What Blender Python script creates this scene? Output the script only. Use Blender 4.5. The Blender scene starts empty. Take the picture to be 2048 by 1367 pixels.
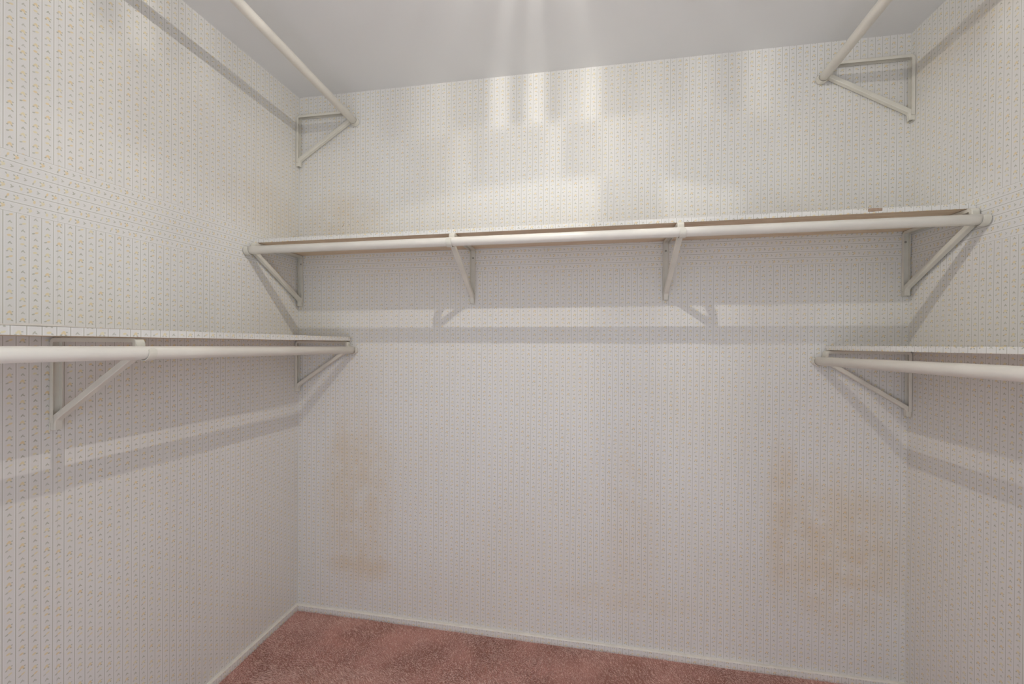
import bpy, bmesh, math, random
import numpy as np
from mathutils import Vector, Matrix

random.seed(4); np.random.seed(4)
scene = bpy.context.scene
C = scene.collection

# ------------------------------------------------------------------ room measures (metres)
W, H = 2.5336, 2.44            # width, ceiling height; back wall y=0, left wall x=0
FRONT = -2.05                  # wall with the doorway the photographer stands in
LAMP = Vector((1.25, -0.98, 2.355))

# ------------------------------------------------------------------ camera
F, YAW, PITCH, ROLL = 859.223, 0.181088, -0.0042424, 0.0067749
cam_d = bpy.data.cameras.new('camera'); cam = bpy.data.objects.new('camera', cam_d); C.objects.link(cam)
cam_d.sensor_width = 36.0; cam_d.lens = F / 2048 * 36.0; cam_d.clip_start = 0.02
fw = Vector((-math.sin(YAW)*math.cos(PITCH), math.cos(YAW)*math.cos(PITCH), math.sin(PITCH)))
rt = Vector((math.cos(YAW), math.sin(YAW), 0)); up = rt.cross(fw)
r2 = rt*math.cos(ROLL) + up*math.sin(ROLL); u2 = -rt*math.sin(ROLL) + up*math.cos(ROLL)
m = Matrix((r2, u2, -fw)).transposed().to_4x4()
m.translation = Vector((1.37321, -1.83456, 1.29417))
cam.matrix_world = m
scene.camera = cam

# ------------------------------------------------------------------ world = the daylit bedroom beyond the doorway
world = bpy.data.worlds.new('bedroom_daylight'); scene.world = world; world.use_nodes = True
bg = world.node_tree.nodes['Background']
bg.inputs[0].default_value = (0.90, 0.96, 1.07, 1); bg.inputs[1].default_value = 1.8

# ------------------------------------------------------------------ exposure, bounces
LAMP_STRENGTH = 18500.0
vs = scene.view_settings
scene.display_settings.display_device = 'sRGB'
vs.view_transform = 'Standard'; vs.look = 'None'; vs.gamma = 1.0; vs.exposure = -0.11; vs.use_curve_mapping = False
cy = scene.cycles
cy.max_bounces = 6; cy.diffuse_bounces = 5; cy.glossy_bounces = 2; cy.transparent_max_bounces = 16
cy.caustics_reflective = False; cy.caustics_refractive = False
cy.use_denoising = True
cy.use_adaptive_sampling = True; cy.adaptive_threshold = 0.1; cy.adaptive_min_samples = 16
cy.use_light_tree = False

# ================================================================== materials
class NT:
    def __init__(s, name):
        s.mat = bpy.data.materials.new(name); s.mat.use_nodes = True
        s.t = s.mat.node_tree; s.t.nodes.clear()
    def n(s, typ, **kw):
        nd = s.t.nodes.new(typ)
        for k, v in kw.items(): setattr(nd, k, v)
        return nd
    def put(s, sock, v):
        if isinstance(v, bpy.types.NodeSocket): s.t.links.new(v, sock)
        else: sock.default_value = v
    def m(s, op, a, b=0.0, c=None, clamp=False):
        nd = s.n('ShaderNodeMath', operation=op, use_clamp=clamp)
        s.put(nd.inputs[0], a); s.put(nd.inputs[1], b)
        if c is not None: s.put(nd.inputs[2], c)
        return nd.outputs[0]
    def lerp(s, f, a, b):
        nd = s.n('ShaderNodeMix', data_type='FLOAT')
        s.put(nd.inputs[0], f); s.put(nd.inputs[2], a); s.put(nd.inputs[3], b)
        return nd.outputs[0]
    def col(s, f, a, b):
        nd = s.n('ShaderNodeMix', data_type='RGBA')
        s.put(nd.inputs[0], f); s.put(nd.inputs[6], a); s.put(nd.inputs[7], b)
        return nd.outputs[2]
    def ramp(s, v, a, b, c=0.0, d=1.0):
        nd = s.n('ShaderNodeMapRange', interpolation_type='SMOOTHSTEP')
        for i, x in enumerate((v, a, b, c, d)): s.put(nd.inputs[i], x)
        return nd.outputs[0]
    def noise(s, vec, scale, detail=2.0, rough=0.5):
        nd = s.n('ShaderNodeTexNoise'); s.put(nd.inputs['Vector'], vec)
        nd.inputs['Scale'].default_value = scale; nd.inputs['Detail'].default_value = detail
        nd.inputs['Roughness'].default_value = rough
        return nd.outputs[0]
    def xyz(s, x=0.0, y=0.0, z=0.0):
        nd = s.n('ShaderNodeCombineXYZ')
        for i, v in enumerate((x, y, z)): s.put(nd.inputs[i], v)
        return nd.outputs[0]
    def blob(s, ab, cx, cy, rx, ry, ang=0.0, k=1.7):
        """soft ellipse; ab = the two printed coordinates"""
        c_, s_ = math.cos(math.radians(ang)), math.sin(math.radians(ang))
        a, b = ab
        u = s.m('MULTIPLY_ADD', b, s_/rx, -(cx*c_ + cy*s_)/rx); u = s.m('MULTIPLY_ADD', a, c_/rx, u)
        v = s.m('MULTIPLY_ADD', b, c_/ry, (cx*s_ - cy*c_)/ry); v = s.m('MULTIPLY_ADD', a, -s_/ry, v)
        r2 = s.m('MULTIPLY_ADD', u, u, s.m('MULTIPLY', v, v))
        return s.m('MULTIPLY_ADD', r2, -k, k*1.12, clamp=True)
    def coords(s):
        return s.n('ShaderNodeTexCoord').outputs['Object']
    def finish(s, color, rough=0.5, spec=0.3, bump=None, bump_d=0.001, bump_s=0.3):
        b = s.n('ShaderNodeBsdfPrincipled')
        s.put(b.inputs['Base Color'], color); s.put(b.inputs['Roughness'], rough)
        b.inputs['Specular IOR Level'].default_value = spec
        if bump is not None:
            bn = s.n('ShaderNodeBump'); bn.inputs['Distance'].default_value = bump_d
            bn.inputs['Strength'].default_value = bump_s; s.put(bn.inputs['Height'], bump)
            s.t.links.new(bn.outputs[0], b.inputs['Normal'])
        o = s.n('ShaderNodeOutputMaterial'); s.t.links.new(b.outputs[0], o.inputs[0])
        return s.mat

PAPER = (0.742, 0.728, 0.708, 1)
PITCH_C, PITCH_R = 0.0244, 0.0168     # wallpaper column and row repeat
BORDER0, BORDER1 = 1.595, 1.595 + 6*PITCH_C

def paper(name, axis, border=True, marks=None):
    """striped floral wallpaper; axis gives the direction printed 'across'."""
    t = NT(name); oc = t.coords()
    sp = t.n('ShaderNodeSeparateXYZ'); t.put(sp.inputs[0], oc)
    U = {'x': sp.outputs[0], 'y': sp.outputs[1], '-y': t.m('MULTIPLY', sp.outputs[1], -1.0)}[axis]
    V = sp.outputs[2]
    if border:
        inb = t.m('MULTIPLY', t.m('GREATER_THAN', V, BORDER0), t.m('LESS_THAN', V, BORDER1))
        a = t.lerp(inb, t.m('ADD', U, 20*PITCH_C), t.m('SUBTRACT', V, BORDER0))
        b = t.lerp(inb, V, U)
        sh = t.lerp(inb, PITCH_R, PITCH_R*1.5)
    else:
        a, b, sh = t.m('ADD', U, 20*PITCH_C), V, PITCH_R
    an = t.m('DIVIDE', a, PITCH_C); colm = t.m('FLOOR', an)
    fa = t.m('MULTIPLY', t.m('SUBTRACT', t.m('SUBTRACT', an, colm), 0.5), PITCH_C*1000)
    bs = t.m('DIVIDE', t.m('ADD', b, t.m('MULTIPLY', colm, sh)), PITCH_R); row = t.m('FLOOR', bs)
    fb = t.m('MULTIPLY', t.m('SUBTRACT', t.m('SUBTRACT', bs, row), 0.5), PITCH_R*1000)
    P = (fa, fb)
    i3 = t.m('FLOORED_MODULO', row, 3.0); i6 = t.m('FLOORED_MODULO', row, 6.0)
    def cmpv(src, v): return t.m('COMPARE', src, v, 0.25)
    sel = {'flower': cmpv(i3, 0.0), 'sprig': cmpv(i3, 1.0), 'bud': cmpv(i6, 2.0), 'oblong': cmpv(i6, 5.0)}
    shapes = {
        'flower': ([(0.4, 2.5, 3.3, 2.6, 0), (-2.4, 0.1, 2.6, 2.3, 15), (2.2, -0.9, 2.5, 2.2, -15)],
                   [(-4.6, -3.6, 2.6, 1.8, 35), (3.8, -4.3, 2.4, 1.9, -30), (5.4, 2.2, 1.8, 1.5, 0)]),
        'sprig': ([], [(-0.8, 0.4, 4.4, 1.5, 55), (2.2, -0.6, 3.3, 1.4, -40)]),
        'bud': ([(-0.8, 0.9, 4.6, 2.7, 10)], [(4.6, -2.0, 2.7, 1.8, -25)]),
        'oblong': ([(2.2, 1.3, 4.6, 2.3, 22)], [(-3.9, -1.8, 3.6, 1.8, 22)]),
    }
    yel = grn = 0.0
    for k, (ys, gs) in shapes.items():
        for lst, which in ((ys, 'y'), (gs, 'g')):
            acc = None
            for s_ in lst:
                bl = t.blob(P, *s_); acc = bl if acc is None else t.m('MAXIMUM', acc, bl)
            if acc is None: continue
            acc = t.m('MULTIPLY', acc, sel[k])
            if which == 'y': yel = acc if isinstance(yel, float) else t.m('ADD', yel, acc)
            else: grn = acc if isinstance(grn, float) else t.m('ADD', grn, acc)
    wn = t.n('ShaderNodeTexWhiteNoise', noise_dimensions='3D'); t.put(wn.inputs['Vector'], t.xyz(colm, row))
    rnd = wn.outputs['Value']
    # ground: barely uneven, a paler strip either side of each pinstripe
    g = t.noise(oc, 1.7, 3.0)
    base = t.col(t.ramp(g, 0.35, 0.7), PAPER, (PAPER[0]*0.97, PAPER[1]*0.955, PAPER[2]*0.93, 1))
    afa = t.m('ABSOLUTE', fa)
    edge = PITCH_C*500
    base = t.col(t.m('MULTIPLY', t.ramp(afa, edge-3.6, edge-3.0), 0.45), base, (0.80, 0.79, 0.775, 1))
    base = t.col(t.m('MULTIPLY', t.ramp(afa, edge-1.35, edge-0.65), 0.78), base, (0.46, 0.44, 0.375, 1))
    base = t.col(t.m('MULTIPLY', grn, t.lerp(rnd, 0.42, 0.68)), base, (0.33, 0.33, 0.23, 1))
    ycol = t.col(rnd, (0.76, 0.65, 0.25, 1), (0.76, 0.58, 0.28, 1))
    base = t.col(t.m('MULTIPLY', yel, t.lerp(rnd, 0.45, 0.74)), base, ycol)
    if marks:
        UV = (U, V)
        nz = t.noise(oc, 11.0, 4.0, 0.6)
        st = None
        for (cx, cy_, rx, ry, amt) in marks.get('stains_and_shade', ()):  # brown ellipses: mostly stains, some are painted shade
            bl = t.m('MULTIPLY', t.blob(UV, cx, cy_, rx, ry, 0, 1.0), amt)
            st = bl if st is None else t.m('MAXIMUM', st, bl)
        if st is not None:
            st = t.m('MULTIPLY', st, t.ramp(nz, 0.22, 0.62))
            mul = t.n('ShaderNodeMix', data_type='RGBA', blend_type='MULTIPLY')
            t.put(mul.inputs[0], st); t.put(mul.inputs[6], base); t.put(mul.inputs[7], (0.91, 0.80, 0.66, 1))
            base = mul.outputs[2]
        for (cx, cy_, rx, ry, ang) in marks.get('scuffs', ()):
            base = t.col(t.m('MULTIPLY', t.blob(UV, cx, cy_, rx, ry, ang, 2.0), 0.55), base, (0.22, 0.13, 0.08, 1))
        for (u0,) in marks.get('seams', ()):
            d = t.m('ABSOLUTE', t.m('SUBTRACT', U, u0))
            base = t.col(t.m('MULTIPLY', t.m('LESS_THAN', d, 0.0006), 0.2), base, (0.36, 0.31, 0.28, 1))
    return t.finish(base, 0.55, 0.25)

M = {}
M['paper_back'] = paper('wallpaper_across_x', 'x', True, {
    'stains_and_shade': [(0.31, 0.56, 0.19, 0.46, 0.55), (0.33, 0.245, 0.19, 0.085, 0.75), (0.24, 0.74, 0.08, 0.22, 0.55),
               (2.30, 0.50, 0.26, 0.34, 0.75), (2.115, 0.58, 0.07, 0.38, 0.7), (1.52, 0.22, 0.30, 0.07, 0.35),
               (0.24, 1.86, 0.22, 0.13, 0.40), (1.55, 0.5, 0.13, 0.5, 0.25)],  # last ellipse paints a dim vertical band of lamp light; the others are stains
    'scuffs': [(0.232, 1.826, 0.0016, 0.011, -28), (0.262, 1.828, 0.002, 0.005, 30), (1.30, 0.876, 0.0012, 0.003, 40)],
    'seams': [(0.514,), (1.176,), (1.838,)]})
M['paper_left'] = paper('wallpaper_across_y', 'y', True, {'stains_and_shade': [(-0.20, 1.84, 0.3, 0.14, 0.3)], 'seams': [(-0.942,), (-0.28,)],
                         'scuffs': [(-0.944, 1.043, 0.0018, 0.0022, 0), (-1.02, 1.995, 0.002, 0.003, 0)]})
M['paper_right'] = paper('wallpaper_across_minus_y', '-y', True, {'stains_and_shade': [(0.2, 2.28, 0.3, 0.06, 0.35)], 'seams': [(0.43,)]})  # the brown ellipse is the upper right rod's shadow painted into the paper
M['edge_x'] = paper('wallpaper_shelf_edge_x', 'x', False)
M['edge_y'] = paper('wallpaper_shelf_edge_y', 'y', False)

def simple(name, col, rough=0.5, spec=0.3, var=0.05, scale=6.0, bump=None):
    t = NT(name); oc = t.coords()
    nz = t.noise(oc, scale, 4.0)
    c2 = tuple(c*(1-var*2) for c in col[:3]) + (1,)
    b = None
    if bump: b = t.noise(oc, bump, 3.0)
    return t.finish(t.col(t.ramp(nz, 0.3, 0.75), col, c2), rough, spec, b, 0.0006, 0.25)

M['ceiling'] = simple('flat_ceiling_paint', (0.775, 0.775, 0.775, 1), 0.8, 0.1, 0.01, 3.0)
M['rod'] = simple('cream_rod_enamel', (0.80, 0.765, 0.70, 1), 0.34, 0.4, 0.025, 9.0, 90.0)
M['bracket'] = simple('cream_bracket_enamel', (0.72, 0.69, 0.61, 1), 0.38, 0.4, 0.04, 14.0, 150.0)
M['trim'] = simple('cream_trim_paint', (0.80, 0.76, 0.68, 1), 0.45, 0.3, 0.04, 40.0, 260.0)
M['screw'] = simple('dull_screw_metal', (0.34, 0.31, 0.26, 1), 0.4, 0.5, 0.1, 60.0)
M['torn'] = simple('bare_torn_fibre', (0.42, 0.30, 0.22, 1), 0.8, 0.1, 0.15, 120.0)
M['brass'] = simple('lamp_brass', (0.60, 0.45, 0.22, 1), 0.3, 0.6, 0.03, 20.0)
M['doorwall'] = M['paper_back']

def wood(name, axis):
    t = NT(name); oc = t.coords()
    mp = t.n('ShaderNodeMapping'); t.put(mp.inputs[0], oc)
    mp.inputs[3].default_value = (4, 60, 60) if axis == 'x' else (60, 4, 60)
    nz = t.noise(mp.outputs[0], 1.6, 5.0, 0.65)
    fine = t.noise(mp.outputs[0], 7.0, 3.0, 0.6)
    c = t.col(t.ramp(nz, 0.32, 0.68), (0.80, 0.67, 0.51, 1), (0.68, 0.53, 0.38, 1))
    c = t.col(t.m('MULTIPLY', t.ramp(fine, 0.5, 0.75), 0.35), c, (0.54, 0.39, 0.26, 1))
    return t.finish(c, 0.6, 0.25, nz, 0.0008, 0.2)
M['wood_x'] = wood('raw_shelf_wood_along_x', 'x'); M['wood_y'] = wood('raw_shelf_wood_along_y', 'y')

def carpet_mat(name, attr):
    t = NT(name); oc = t.coords()
    big = t.noise(oc, 5.0, 3.0, 0.55); small = t.noise(oc, 320.0, 2.0, 0.6)
    c = t.col(t.ramp(big, 0.36, 0.66), (0.53, 0.275, 0.22, 1), (0.72, 0.40, 0.335, 1))
    if attr:
        at = t.n('ShaderNodeAttribute', attribute_name='tone')
        c = t.col(at.outputs['Fac'], c, (0.93, 0.66, 0.58, 1))
    else:
        c = t.col(t.m('MULTIPLY', small, 0.4), c, (0.22, 0.10, 0.08, 1))
    return t.finish(c, 0.95, 0.05)
M['carpet'] = carpet_mat('carpet_backing', False); M['pile'] = carpet_mat('rose_carpet_pile', True)

def glass(i, tint):
    t = NT('ray_shaping_glass_%d' % i)
    tr = t.n('ShaderNodeBsdfTransparent'); tr.inputs[0].default_value = (tint, tint*0.995, tint*0.985, 1)
    gl = t.n('ShaderNodeBsdfGlossy'); gl.inputs['Roughness'].default_value = 0.15
    mx = t.n('ShaderNodeMixShader'); mx.inputs[0].default_value = 0.03
    t.t.links.new(tr.outputs[0], mx.inputs[1]); t.t.links.new(gl.outputs[0], mx.inputs[2])
    o = t.n('ShaderNodeOutputMaterial'); t.t.links.new(mx.outputs[0], o.inputs[0])
    return t.mat
# light passes two faces of each pane, so a pane lets tint**2 through
GLASS_T = [0.36, 0.45, 0.55, 0.65, 0.80, 1.0]  # pane tints made up to shape the lamp's rays on ceiling and walls
GLASS = [glass(i, math.sqrt(x)) for i, x in enumerate(GLASS_T)]
tb = NT('lit_bulb_glass'); em = tb.n('ShaderNodeEmission'); em.inputs[0].default_value = (1.0, 0.98, 0.935, 1); em.inputs[1].default_value = LAMP_STRENGTH
ob_ = tb.n('ShaderNodeOutputMaterial'); tb.t.links.new(em.outputs[0], ob_.inputs[0]); M['bulb'] = tb.mat

# ================================================================== mesh helpers
def mesh_obj(name, bm, mats, parent=None, smooth=False):
    me = bpy.data.meshes.new(name); bmesh.ops.recalc_face_normals(bm, faces=bm.faces); bm.to_mesh(me); bm.free()
    for mt in (mats if isinstance(mats, (list, tuple)) else [mats]): me.materials.append(mt)
    if smooth:
        for p in me.polygons: p.use_smooth = True
    o = bpy.data.objects.new(name, me); C.objects.link(o)
    if parent: o.parent = parent
    return o
def box(bm, x0, x1, y0, y1, z0, z1):
    vs_ = [bm.verts.new((x, y, z)) for x in (x0, x1) for y in (y0, y1) for z in (z0, z1)]
    for f in ((0, 1, 3, 2), (4, 6, 7, 5), (0, 4, 5, 1), (2, 3, 7, 6), (0, 2, 6, 4), (1, 5, 7, 3)):
        bm.faces.new([vs_[i] for i in f])
    return vs_
def bevel(bm, w, seg=2):
    bmesh.ops.bevel(bm, geom=list(bm.edges), offset=w, segments=seg, affect='EDGES', profile=0.5)
def tag(o, label=None, cat=None, group=None, kind=None):
    for k, v in (('label', label), ('category', cat), ('group', group), ('kind', kind)):
        if v: o[k] = v
    return o
def struct(name, bm, mats): return tag(mesh_obj(name, bm, mats), kind='structure')
def thing(name, label, cat, loc, group=None, rz=0.0):
    o = bpy.data.objects.new(name, None); C.objects.link(o); o.location = loc; o.rotation_euler = (0, 0, rz)
    o.empty_display_size = 0.05
    return tag(o, label, cat, group)

def tube(bm, p0, p1, r, seg=32, ring=None):
    """capped cylinder between two points with a softened rim"""
    p0, p1 = Vector(p0), Vector(p1); ax = (p1-p0).normalized(); L = (p1-p0).length
    s = ax.orthogonal().normalized(); q = ax.cross(s); b = min(0.0012, r*0.2)
    st = [(0, r-b), (b, r), (L-b, r), (L, r-b)]
    rings = []
    for h, rr in st:
        rings.append([bm.verts.new(p0 + ax*h + (s*math.cos(2*math.pi*i/seg) + q*math.sin(2*math.pi*i/seg))*rr) for i in range(seg)])
    for a, b_ in zip(rings, rings[1:]):
        for i in range(seg): bm.faces.new((a[i], a[(i+1) % seg], b_[(i+1) % seg], b_[i]))
    bm.faces.new(rings[0][::-1]); bm.faces.new(rings[-1])

def round_path(pts, radii, seg=7):
    out = []
    for i, p in enumerate(pts):
        p = Vector(p)
        r = radii[i]
        if i in (0, len(pts)-1) or r == 0: out.append(p); continue
        a = (Vector(pts[i-1])-p).normalized(); b = (Vector(pts[i+1])-p).normalized()
        ang = a.angle(b); d = r/math.tan(ang/2)
        bis = (a+b).normalized(); c = p + bis*(r/math.sin(ang/2))
        s0 = p + a*d - c; s1 = p + b*d - c
        tot = s0.angle_signed(s1)
        for k in range(seg+1):
            th = -tot*k/seg
            out.append(c + Vector((s0.x*math.cos(th)-s0.y*math.sin(th), s0.x*math.sin(th)+s0.y*math.cos(th))))
    return out

def sweep(bm, path, profile, taper=None):
    """path: 2-D points (distance from wall, height); profile: closed loop of (sideways, inward) offsets.
    local frame: x = sideways along the wall, y = -distance, z = height"""
    n = len(path); rings = []
    for i, p in enumerate(path):
        t0 = (path[i]-path[i-1]) if i else (path[1]-path[0]); t1 = (path[i+1]-path[i]) if i < n-1 else (path[-1]-path[-2])
        t0 = t0.normalized(); t1 = t1.normalized(); t = (t0+t1).normalized()
        k = 1.0/max(0.5, t.dot(t0)); nr = Vector((t.y, -t.x))*k
        w = taper(i/(n-1)) if taper else 1.0
        rings.append([bm.verts.new((s*w, -(p.x + nr.x*h), p.y + nr.y*h)) for s, h in profile])
    m_ = len(profile)
    for a, b in zip(rings, rings[1:]):
        for i in range(m_): bm.faces.new((a[i], a[(i+1) % m_], b[(i+1) % m_], b[i]))
    bm.faces.new(rings[0][::-1]); bm.faces.new(rings[-1])

def u_profile(w, h, t):
    a = w/2; c = 0.0014
    return [(-a, h), (-a, c), (-a+c, 0), (a-c, 0), (a, c), (a, h), (a-t, h), (a-t, t), (-a+t, t), (-a+t, h)]

# ================================================================== the setting
T = 0.10
bm = bmesh.new(); box(bm, -T, W+T, FRONT-T, T, -0.12, 0.0); struct('floor', bm, M['carpet'])
bm = bmesh.new(); box(bm, -T, W+T, FRONT-T, T, H, H+0.1); struct('ceiling', bm, M['ceiling'])
bm = bmesh.new(); box(bm, -T, W+T, 0, T, 0, H); struct('wall_back', bm, M['paper_back'])
bm = bmesh.new(); box(bm, -T, 0, FRONT, 0, 0, H); struct('wall_left', bm, M['paper_left'])
bm = bmesh.new(); box(bm, W, W+T, FRONT, 0, 0, H); struct('wall_right', bm, M['paper_right'])
bm = bmesh.new(); D0, D1, DH = 0.42, 2.12, 2.06  # unseen opening, widened to bring more fill light onto the side walls
box(bm, -T, D0, FRONT-T, FRONT, 0, H); box(bm, D1, W+T, FRONT-T, FRONT, 0, H); box(bm, D0, D1, FRONT-T, FRONT, DH, H)
struct('wall_front', bm, M['doorwall'])

def baseboard(name, axis, lo, hi, off, mats):
    """thin papered strip whose rounded top edge shows cream paint; axis 'x' lies along the back wall"""
    bm = bmesh.new(); th, hh, n = 0.012, 0.030, 60
    prof = [(0, 0), (th, 0), (th, hh-0.004), (th-0.0015, hh-0.001), (th-0.004, hh), (0, hh)]
    rings = []
    for i in range(n+1):
        s = lo + (hi-lo)*i/n; wob = random.uniform(-0.0006, 0.0006)
        ring = []
        for j, (d, z) in enumerate(prof):
            zz = z + (wob if j > 1 else 0); dd = d + (wob*0.6 if 0 < j < 5 else 0)
            ring.append(bm.verts.new((s, -dd, zz) if axis == 'x' else (off + dd*(1 if off < 1 else -1), s, zz)))
        rings.append(ring)
    for a, b in zip(rings, rings[1:]):
        for j in range(6):
            f = bm.faces.new((a[j], a[(j+1) % 6], b[(j+1) % 6], b[j])); f.material_index = 1 if j in (2, 3, 4) else 0
    bm.faces.new(rings[0]); bm.faces.new(rings[-1][::-1])
    return struct(name, bm, mats)
baseboard('baseboard_back', 'x', 0.0, W, 0, [M['edge_x'], M['trim']])
baseboard('baseboard_left', 'y', FRONT, -0.013, 0.0, [M['edge_y'], M['trim']])
baseboard('baseboard_right', 'y', FRONT, -0.013, W, [M['edge_y'], M['trim']])

# ================================================================== shelves
G_SH = 'papered closet shelves'
def shelf(label, p, q, depth_dir, depth, z_p, z_q, th, axis):
    """board from p to q along the wall (its back edge), front edge depth further out"""
    root = thing('closet_shelf', label, 'shelf', (0, 0, 0), G_SH)
    p, q, dd = Vector((*p, 0)), Vector((*q, 0)), Vector((*depth_dir, 0))
    def slab(bm, d0, d1, h0, h1, n=1, wob=0.0):
        rings = []
        for i in range(n+1):
            f = i/n; b = p.lerp(q, f); z = z_p + (z_q-z_p)*f
            w0 = random.uniform(-wob, wob); w1 = random.uniform(-wob, wob)
            rings.append([bm.verts.new((b + dd*d)[:2] + (z + h,)) for d, h in ((d0, h0), (d1+w1, h0-0*w0), (d1+w1, h1+w0), (d0, h1))])
        for a, b in zip(rings, rings[1:]):
            for j in range(4): bm.faces.new((a[j], a[(j+1) % 4], b[(j+1) % 4], b[j]))
        bm.faces.new(rings[0]); bm.faces.new(rings[-1][::-1])
    bm = bmesh.new(); slab(bm, 0.001, depth-0.0012, 0.0, th-0.001); mesh_obj('board', bm, M['wood_'+axis], root)
    bm = bmesh.new(); slab(bm, depth-0.0012, depth, 0.0003, th, 70, 0.0004)
    cov = mesh_obj('paper_edging', bm, M['edge_'+axis], root)
    bm = bmesh.new(); slab(bm, 0.001, depth-0.0012, th-0.001, th); mesh_obj('paper_top', bm, M['edge_'+axis], root)
    return root
s_back = shelf('long wallpaper-edged shelf across the back wall, raw wood underneath', (0.001, 0), (W-0.001, 0), (0, -1), 0.281, 1.688, 1.708, 0.0155, 'x')
s_left = shelf('wallpaper-edged shelf along the left wall above the waist-high rod', (0, -0.006), (0, FRONT+0.005), (1, 0), 0.275, 1.2855, 1.306, 0.0185, 'y')
s_right = shelf('wallpaper-edged shelf along the right wall above the waist-high rod', (W, -0.006), (W, FRONT+0.005), (-1, 0), 0.278, 1.2640, 1.285, 0.0155, 'y')
# torn spot in the paper of the long shelf, and the curled paper edge on the left shelf
bm = bmesh.new()
zc = 1.688 + 0.02*(2.262/W)
xs = [2.240, 2.252, 2.266, 2.280]; lo = [0.0055, 0.005, 0.0058, 0.0062]; hi = [0.0150, 0.0157, 0.0158, 0.0150]
fr = [[bm.verts.new((x, -0.2812, zc+l)), bm.verts.new((x, -0.2812, zc+h)), bm.verts.new((x, -0.2818, zc+h)), bm.verts.new((x, -0.2818, zc+l))] for x, l, h in zip(xs, lo, hi)]
for a, b in zip(fr, fr[1:]):
    for j in range(4): bm.faces.new((a[j], a[(j+1) % 4], b[(j+1) % 4], b[j]))
bm.faces.new(fr[0]); bm.faces.new(fr[-1][::-1])
mesh_obj('torn_patch', bm, M['torn'], s_back)['label'] = 'brown torn spot in the shelf paper'
bm = bmesh.new()
rows = []
for i in range(40):
    f = i/39; y = -0.92 - 0.42*f
    z = 1.2855 + 0.0205*(-y-0.006)/2.04 + 0.0185
    c = 0.0045*math.exp(-((y+1.15)/0.06)**2) + 0.0012
    rows.append([bm.verts.new((0.272, y, z-0.0002)), bm.verts.new((0.2755, y, z+c*0.5)), bm.verts.new((0.2768, y, z+c)), bm.verts.new((0.2755, y, z+c*0.5-0.0008))])
for a, b in zip(rows, rows[1:]):
    for j in range(4): bm.faces.new((a[j], a[(j+1) % 4], b[(j+1) % 4], b[j]))
bm.faces.new(rows[0]); bm.faces.new(rows[-1][::-1])
mesh_obj('curled_paper_edge', bm, M['trim'], s_left)['label'] = 'lifted edge of the shelf paper'

# ================================================================== rods
G_ROD = 'closet rods'
RR = 0.0163
def rod(label, p0, p1):
    bm = bmesh.new(); p0, p1 = Vector(p0), Vector(p1)
    tube(bm, p0, p1, RR, 40)
    o = mesh_obj('closet_rod', bm, M['rod'], None)
    for p in o.data.polygons: p.use_smooth = len(p.vertices) == 4
    return tag(o, label, 'closet rod', G_ROD)
rod('long cream hanging rod under the shelf on the back wall', (0.018, -0.320, 1.6495), (W-0.018, -0.320, 1.6635))
rod('cream hanging rod near the ceiling along the left wall', (0.293, -0.020, 2.297), (0.330, FRONT+0.002, 2.372))
rod('cream hanging rod near the ceiling along the right wall', (2.232, -0.020, 2.296), (2.205, FRONT+0.002, 2.385))
rod('cream hanging rod under the shelf on the left wall', (0.292, -0.020, 1.2435), (0.292, FRONT+0.002, 1.272))
rod('cream hanging rod under the shelf on the right wall', (2.226, -0.020, 1.2225), (2.226, FRONT+0.002, 1.250))

# ================================================================== brackets
G_BR = 'shelf and rod brackets'
def bracket(label, loc, rz, rd, rz_drop, sweep_w=0.022):
    """origin on the wall at the level of the arm's top; rod centre rd out and rz_drop below"""
    root = thing('shelf_bracket', label, 'bracket', loc, G_BR, rz)
    w = sweep_w; hk = RR + 0.0016; fx = rd - hk - 0.0015
    # folded channel: up the wall, round the corner, out under the shelf, over the nose
    path = round_path([(0.001, -0.222), (0.001, -0.0008), (fx, -0.0008), (fx, -rz_drop+0.004)], [0, 0.016, 0.013, 0])
    bm = bmesh.new(); sweep(bm, path, u_profile(w, 0.0115, 0.0016)); fr = mesh_obj('channel_frame', bm, M['bracket'], root)
    # flat foot with its screw
    bm = bmesh.new(); box(bm, -w/2, w/2, -0.0026, -0.0008, -0.243, -0.2215); bevel(bm, 0.0005, 1); mesh_obj('foot_plate', bm, M['bracket'], root)
    for z in (-0.234, -0.040):
        bm = bmesh.new(); y0 = -0.0026
        tube(bm, (0, y0, z), (0, y0-0.0022, z), 0.0042, 14); box(bm, -0.0034, 0.0034, y0-0.0026, y0-0.0020, z-0.0006, z+0.0006)
        mesh_obj('screw', bm, M['screw'], root)
    # diagonal brace, hollow side inwards
    path = round_path([(0.0175, -0.240), (0.0175, -0.216), (fx+0.001, -rz_drop-0.004)], [0, 0.012, 0])
    bm = bmesh.new(); prof = [(s, -h) for s, h in u_profile(w*0.80, 0.0145, 0.0016)]
    sweep(bm, path, prof); mesh_obj('brace', bm, M['bracket'], root)
    # J-shaped cradle under the rod
    pts = [Vector((rd-hk, -rz_drop+0.022)), Vector((rd-hk, -rz_drop+0.010))]
    for k in range(23):
        th = math.radians(180 + k*10); pts.append(Vector((rd + hk*math.cos(th), -rz_drop + hk*math.sin(th))))
    bm = bmesh.new(); hw = w*0.46; t = 0.0016
    prof = [(-hw, 0), (hw, 0), (hw, t), (-hw, t)]
    tp = lambda f: 1.0 if f < 0.9 else math.sqrt(max(0.05, 1-((f-0.9)/0.1)**2*0.9))
    sweep(bm, pts, prof, tp); ho = mesh_obj('rod_hook', bm, M['bracket'], root)
    for p in ho.data.polygons: p.use_smooth = False
    return root
zb = lambda x: 1.688 + 0.020*x/W
rzb = lambda x: 1.6495 + 0.014*x/W
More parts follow.
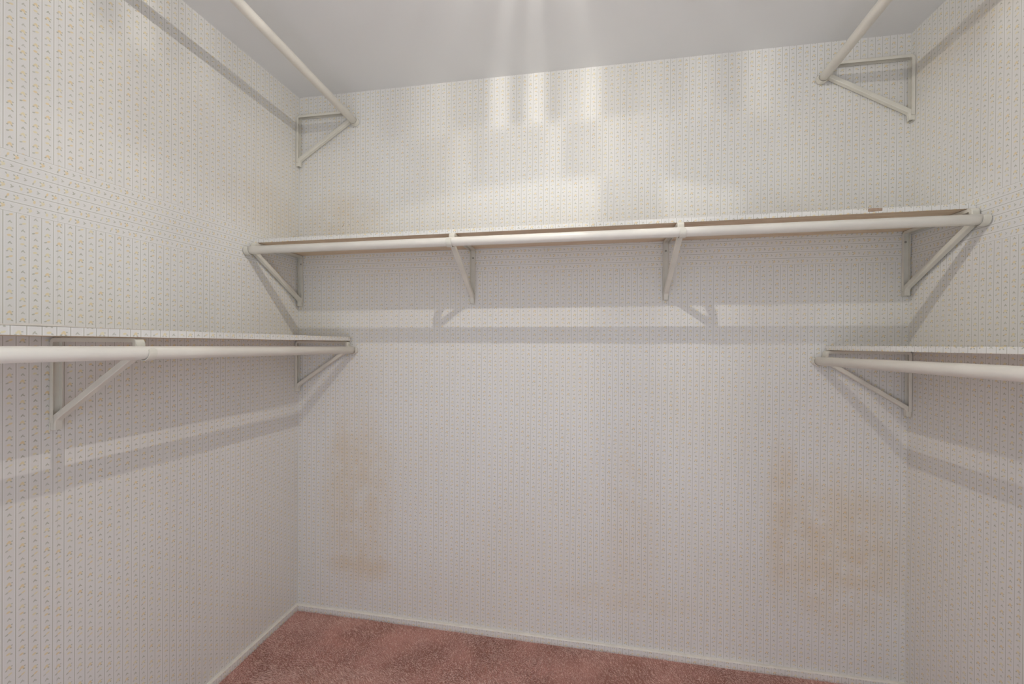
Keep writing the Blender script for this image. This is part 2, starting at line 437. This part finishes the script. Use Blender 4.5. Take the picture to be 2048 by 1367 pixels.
for x, lab in ((0.0145, 'bracket at the left end of the long back shelf'),
               (0.861, 'mid-span bracket of the long back shelf nearer the left wall'),
               (1.671, 'mid-span bracket of the long back shelf nearer the right wall'),
               (W-0.0145, 'bracket at the right end of the long back shelf')):
    bracket('cream metal ' + lab, (x, 0, zb(x)-0.0003), 0.0, 0.320, zb(x)-rzb(x))
HP = math.pi/2
bracket('cream metal bracket holding the upper left rod in the corner', (0, -0.0145, 2.346), HP, 0.2932, 0.0485)
bracket('cream metal bracket holding the upper right rod in the corner', (W, -0.0145, 2.350), -HP, W-2.2318, 0.0535)
bracket('cream metal bracket under the left shelf at the back corner', (0, -0.0145, 1.2853), HP, 0.292, 0.0418)
bracket('cream metal bracket under the left shelf farther from the corner', (0, -0.950, 1.2853+0.0095), HP, 0.292, 0.0382)
bracket('cream metal bracket under the right shelf at the back corner', (W, -0.0145, 1.2638), -HP, W-2.226, 0.0412)

# ================================================================== ceiling lamp (above the frame, its rays rake the ceiling)
lamp = thing('ceiling_light', 'round cut-glass ceiling light in the middle of the closet ceiling', 'ceiling light', (LAMP.x, LAMP.y, H))
bm = bmesh.new(); tube(bm, (0, 0, -0.022), (0, 0, -0.0005), 0.075, 40); mesh_obj('ceiling_plate', bm, M['brass'], lamp)
bm = bmesh.new(); tube(bm, (0, 0, -0.0775), (0, 0, -0.0225), 0.011, 20); mesh_obj('lamp_holder', bm, M['brass'], lamp)
bm = bmesh.new(); bmesh.ops.create_icosphere(bm, subdivisions=2, radius=0.006, matrix=Matrix.Translation((0, 0, LAMP.z-H)))
mesh_obj('bulb', bm, M['bulb'], lamp, True)
NP, RS = 80, 0.17
bm = bmesh.new()
seg = 92
for z0, z1 in ((-0.008, -0.0005),):
    vi = [[bm.verts.new((r*math.cos(2*math.pi*i/seg), r*math.sin(2*math.pi*i/seg), z)) for i in range(seg)] for r, z in ((RS-0.003, z0), (RS+0.006, z0), (RS+0.006, z1), (RS-0.003, z1))]
    for a in range(4):
        b = (a+1) % 4
        for i in range(seg): bm.faces.new((vi[a][i], vi[a][(i+1) % seg], vi[b][(i+1) % seg], vi[b][i]))
mesh_obj('shade_ring', bm, M['brass'], lamp)
tiers = [(-0.0085, -0.108), (-0.108, -0.150), (-0.150, -0.285)]
pane_mesh = {}
def pane(tier, lvl):
    key = (tier, lvl)
    if key not in pane_mesh:
        z1, z0 = tiers[tier]; r0, r1 = (0.10, RS) if tier == 2 else (RS, RS)
        tn = math.tan(math.pi/NP)*0.985
        bm = bmesh.new(); vs_ = []
        for r, z in ((r0, z0+0.0006), (r1, z1-0.0006)):
            for dr in (-0.0015, 0.0015):
                for sgn in (-1, 1): vs_.append(bm.verts.new((r+dr, sgn*(r+dr)*tn, z)))
        for f in ((0, 1, 3, 2), (4, 6, 7, 5), (0, 4, 5, 1), (2, 3, 7, 6), (0, 2, 6, 4), (1, 5, 7, 3)): bm.faces.new([vs_[q] for q in f])
        me = bpy.data.meshes.new('glass_pane'); bmesh.ops.recalc_face_normals(bm, faces=bm.faces); bm.to_mesh(me); bm.free()
        me.materials.append(GLASS[lvl]); pane_mesh[key] = me
    return pane_mesh[key]
rng = random.Random(11)
for tier in range(3):
    for i in range(NP):
        a = 2*math.pi*(i+0.5)/NP
        az = math.degrees(math.atan2(math.cos(a), math.sin(a)))     # 0 = towards the back wall, + = to the right
        if tier == 0: lvl = rng.choice([3, 4, 5]) if i % 2 else rng.choice([1, 2, 3])
        elif tier == 1: lvl = rng.choice([3, 4, 4])
        else: lvl = rng.choice([4, 5, 5])
        if tier == 0 and abs(az) < 30:  # tints picked by azimuth to throw bright and dim bands at the back wall
            lvl = (5 if abs(az) < 20 else 4) if min(abs(az-c) for c in (-28, -15, -5, 8)) < 2.3 else (rng.choice([2, 3]) if i % 2 else 1)
        if tier == 1 and abs(az) < 36:
            lvl = 4 if min(abs(az-c) for c in (-26, -3, 12)) < 3.1 else rng.choice([2, 3, 3])
        if tier == 2 and abs(az) < 62:
            lvl = 3 if (11 < az < 21 or 38 < az < 46) else 5
        o = bpy.data.objects.new('glass_pane', pane(tier, lvl)); C.objects.link(o); o.parent = lamp; o.rotation_euler = (0, 0, a)

# ================================================================== carpet pile: uncountable tufts
sp = 0.0044; Y0 = FRONT + 0.004
nx, ny = int((W-0.028)/sp), int((-0.014-Y0)/sp)
gx, gy = np.meshgrid(np.arange(nx), np.arange(ny), indexing='ij')
px = (0.014 + (gx + np.random.uniform(-.5, .5, gx.shape))*sp).ravel(); py = (-0.014 - (gy + np.random.uniform(0, .9, gx.shape))*sp).ravel()
n = px.size
def vnoise(x, y, s, seed):
    r = np.random.RandomState(seed); g = r.rand(128, 128); X, Y = x*s, y*s
    xi, yi = np.floor(X).astype(int), np.floor(Y).astype(int); fx, fy = X-xi, Y-yi
    fx = fx*fx*(3-2*fx); fy = fy*fy*(3-2*fy)
    G = lambda a, b: g[a % 128, b % 128]
    return (G(xi, yi)*(1-fx)+G(xi+1, yi)*fx)*(1-fy)+(G(xi, yi+1)*(1-fx)+G(xi+1, yi+1)*fx)*fy
fld = 0.6*vnoise(px, py, 7, 1) + 0.4*vnoise(px, py, 19, 2)
lean = 0.5 + 1.6*(fld-0.5); ang = 4.4 + 3.0*(vnoise(px, py, 5, 3)-0.5) + np.random.normal(0, .55, n)
hgt = np.random.uniform(0.006, 0.0105, n)*(0.8+0.4*vnoise(px, py, 30, 5))
ln = hgt*(0.35 + 0.9*lean) + np.random.normal(0, .0012, n)
tx = np.clip(px + np.cos(ang)*ln, 0.0135, W-0.0135); ty = np.minimum(py + np.sin(ang)*ln, -0.0135)
rad = np.random.uniform(0.0018, 0.0030, n); rot = np.random.uniform(0, 6.28, n)
V = np.zeros((n, 4, 3)); 
for k in range(3):
    V[:, k, 0] = np.clip(px + rad*np.cos(rot+k*2.0944), 0.0125, W-0.0125); V[:, k, 1] = np.minimum(py + rad*np.sin(rot+k*2.0944), -0.0125)
V[:, :3, 2] = 0.0003
V[:, 3, 0] = tx; V[:, 3, 1] = ty; V[:, 3, 2] = hgt
idx = np.arange(n)[:, None]*4
Fc = np.concatenate([idx+np.array([[0, 1, 3]]), idx+np.array([[1, 2, 3]]), idx+np.array([[2, 0, 3]])], 1).reshape(-1)
me = bpy.data.meshes.new('carpet_pile'); me.vertices.add(n*4); me.vertices.foreach_set('co', V.reshape(-1).astype(np.float32))
me.loops.add(Fc.size); me.loops.foreach_set('vertex_index', Fc.astype(np.int32))
me.polygons.add(n*3); me.polygons.foreach_set('loop_start', (np.arange(n*3)*3).astype(np.int32)); 
at = me.attributes.new('tone', 'FLOAT', 'POINT')
tone = np.clip(0.36 + 1.1*(fld-0.5) + np.random.normal(0, .42, n), 0, 1)
at.data.foreach_set('value', np.repeat(tone, 4).astype(np.float32))
me.update(calc_edges=True); me.validate(); me.materials.append(M['pile'])
o = bpy.data.objects.new('carpet_pile', me); C.objects.link(o)
tag(o, 'dusty rose cut-pile carpet on the closet floor', 'carpet', kind='stuff')
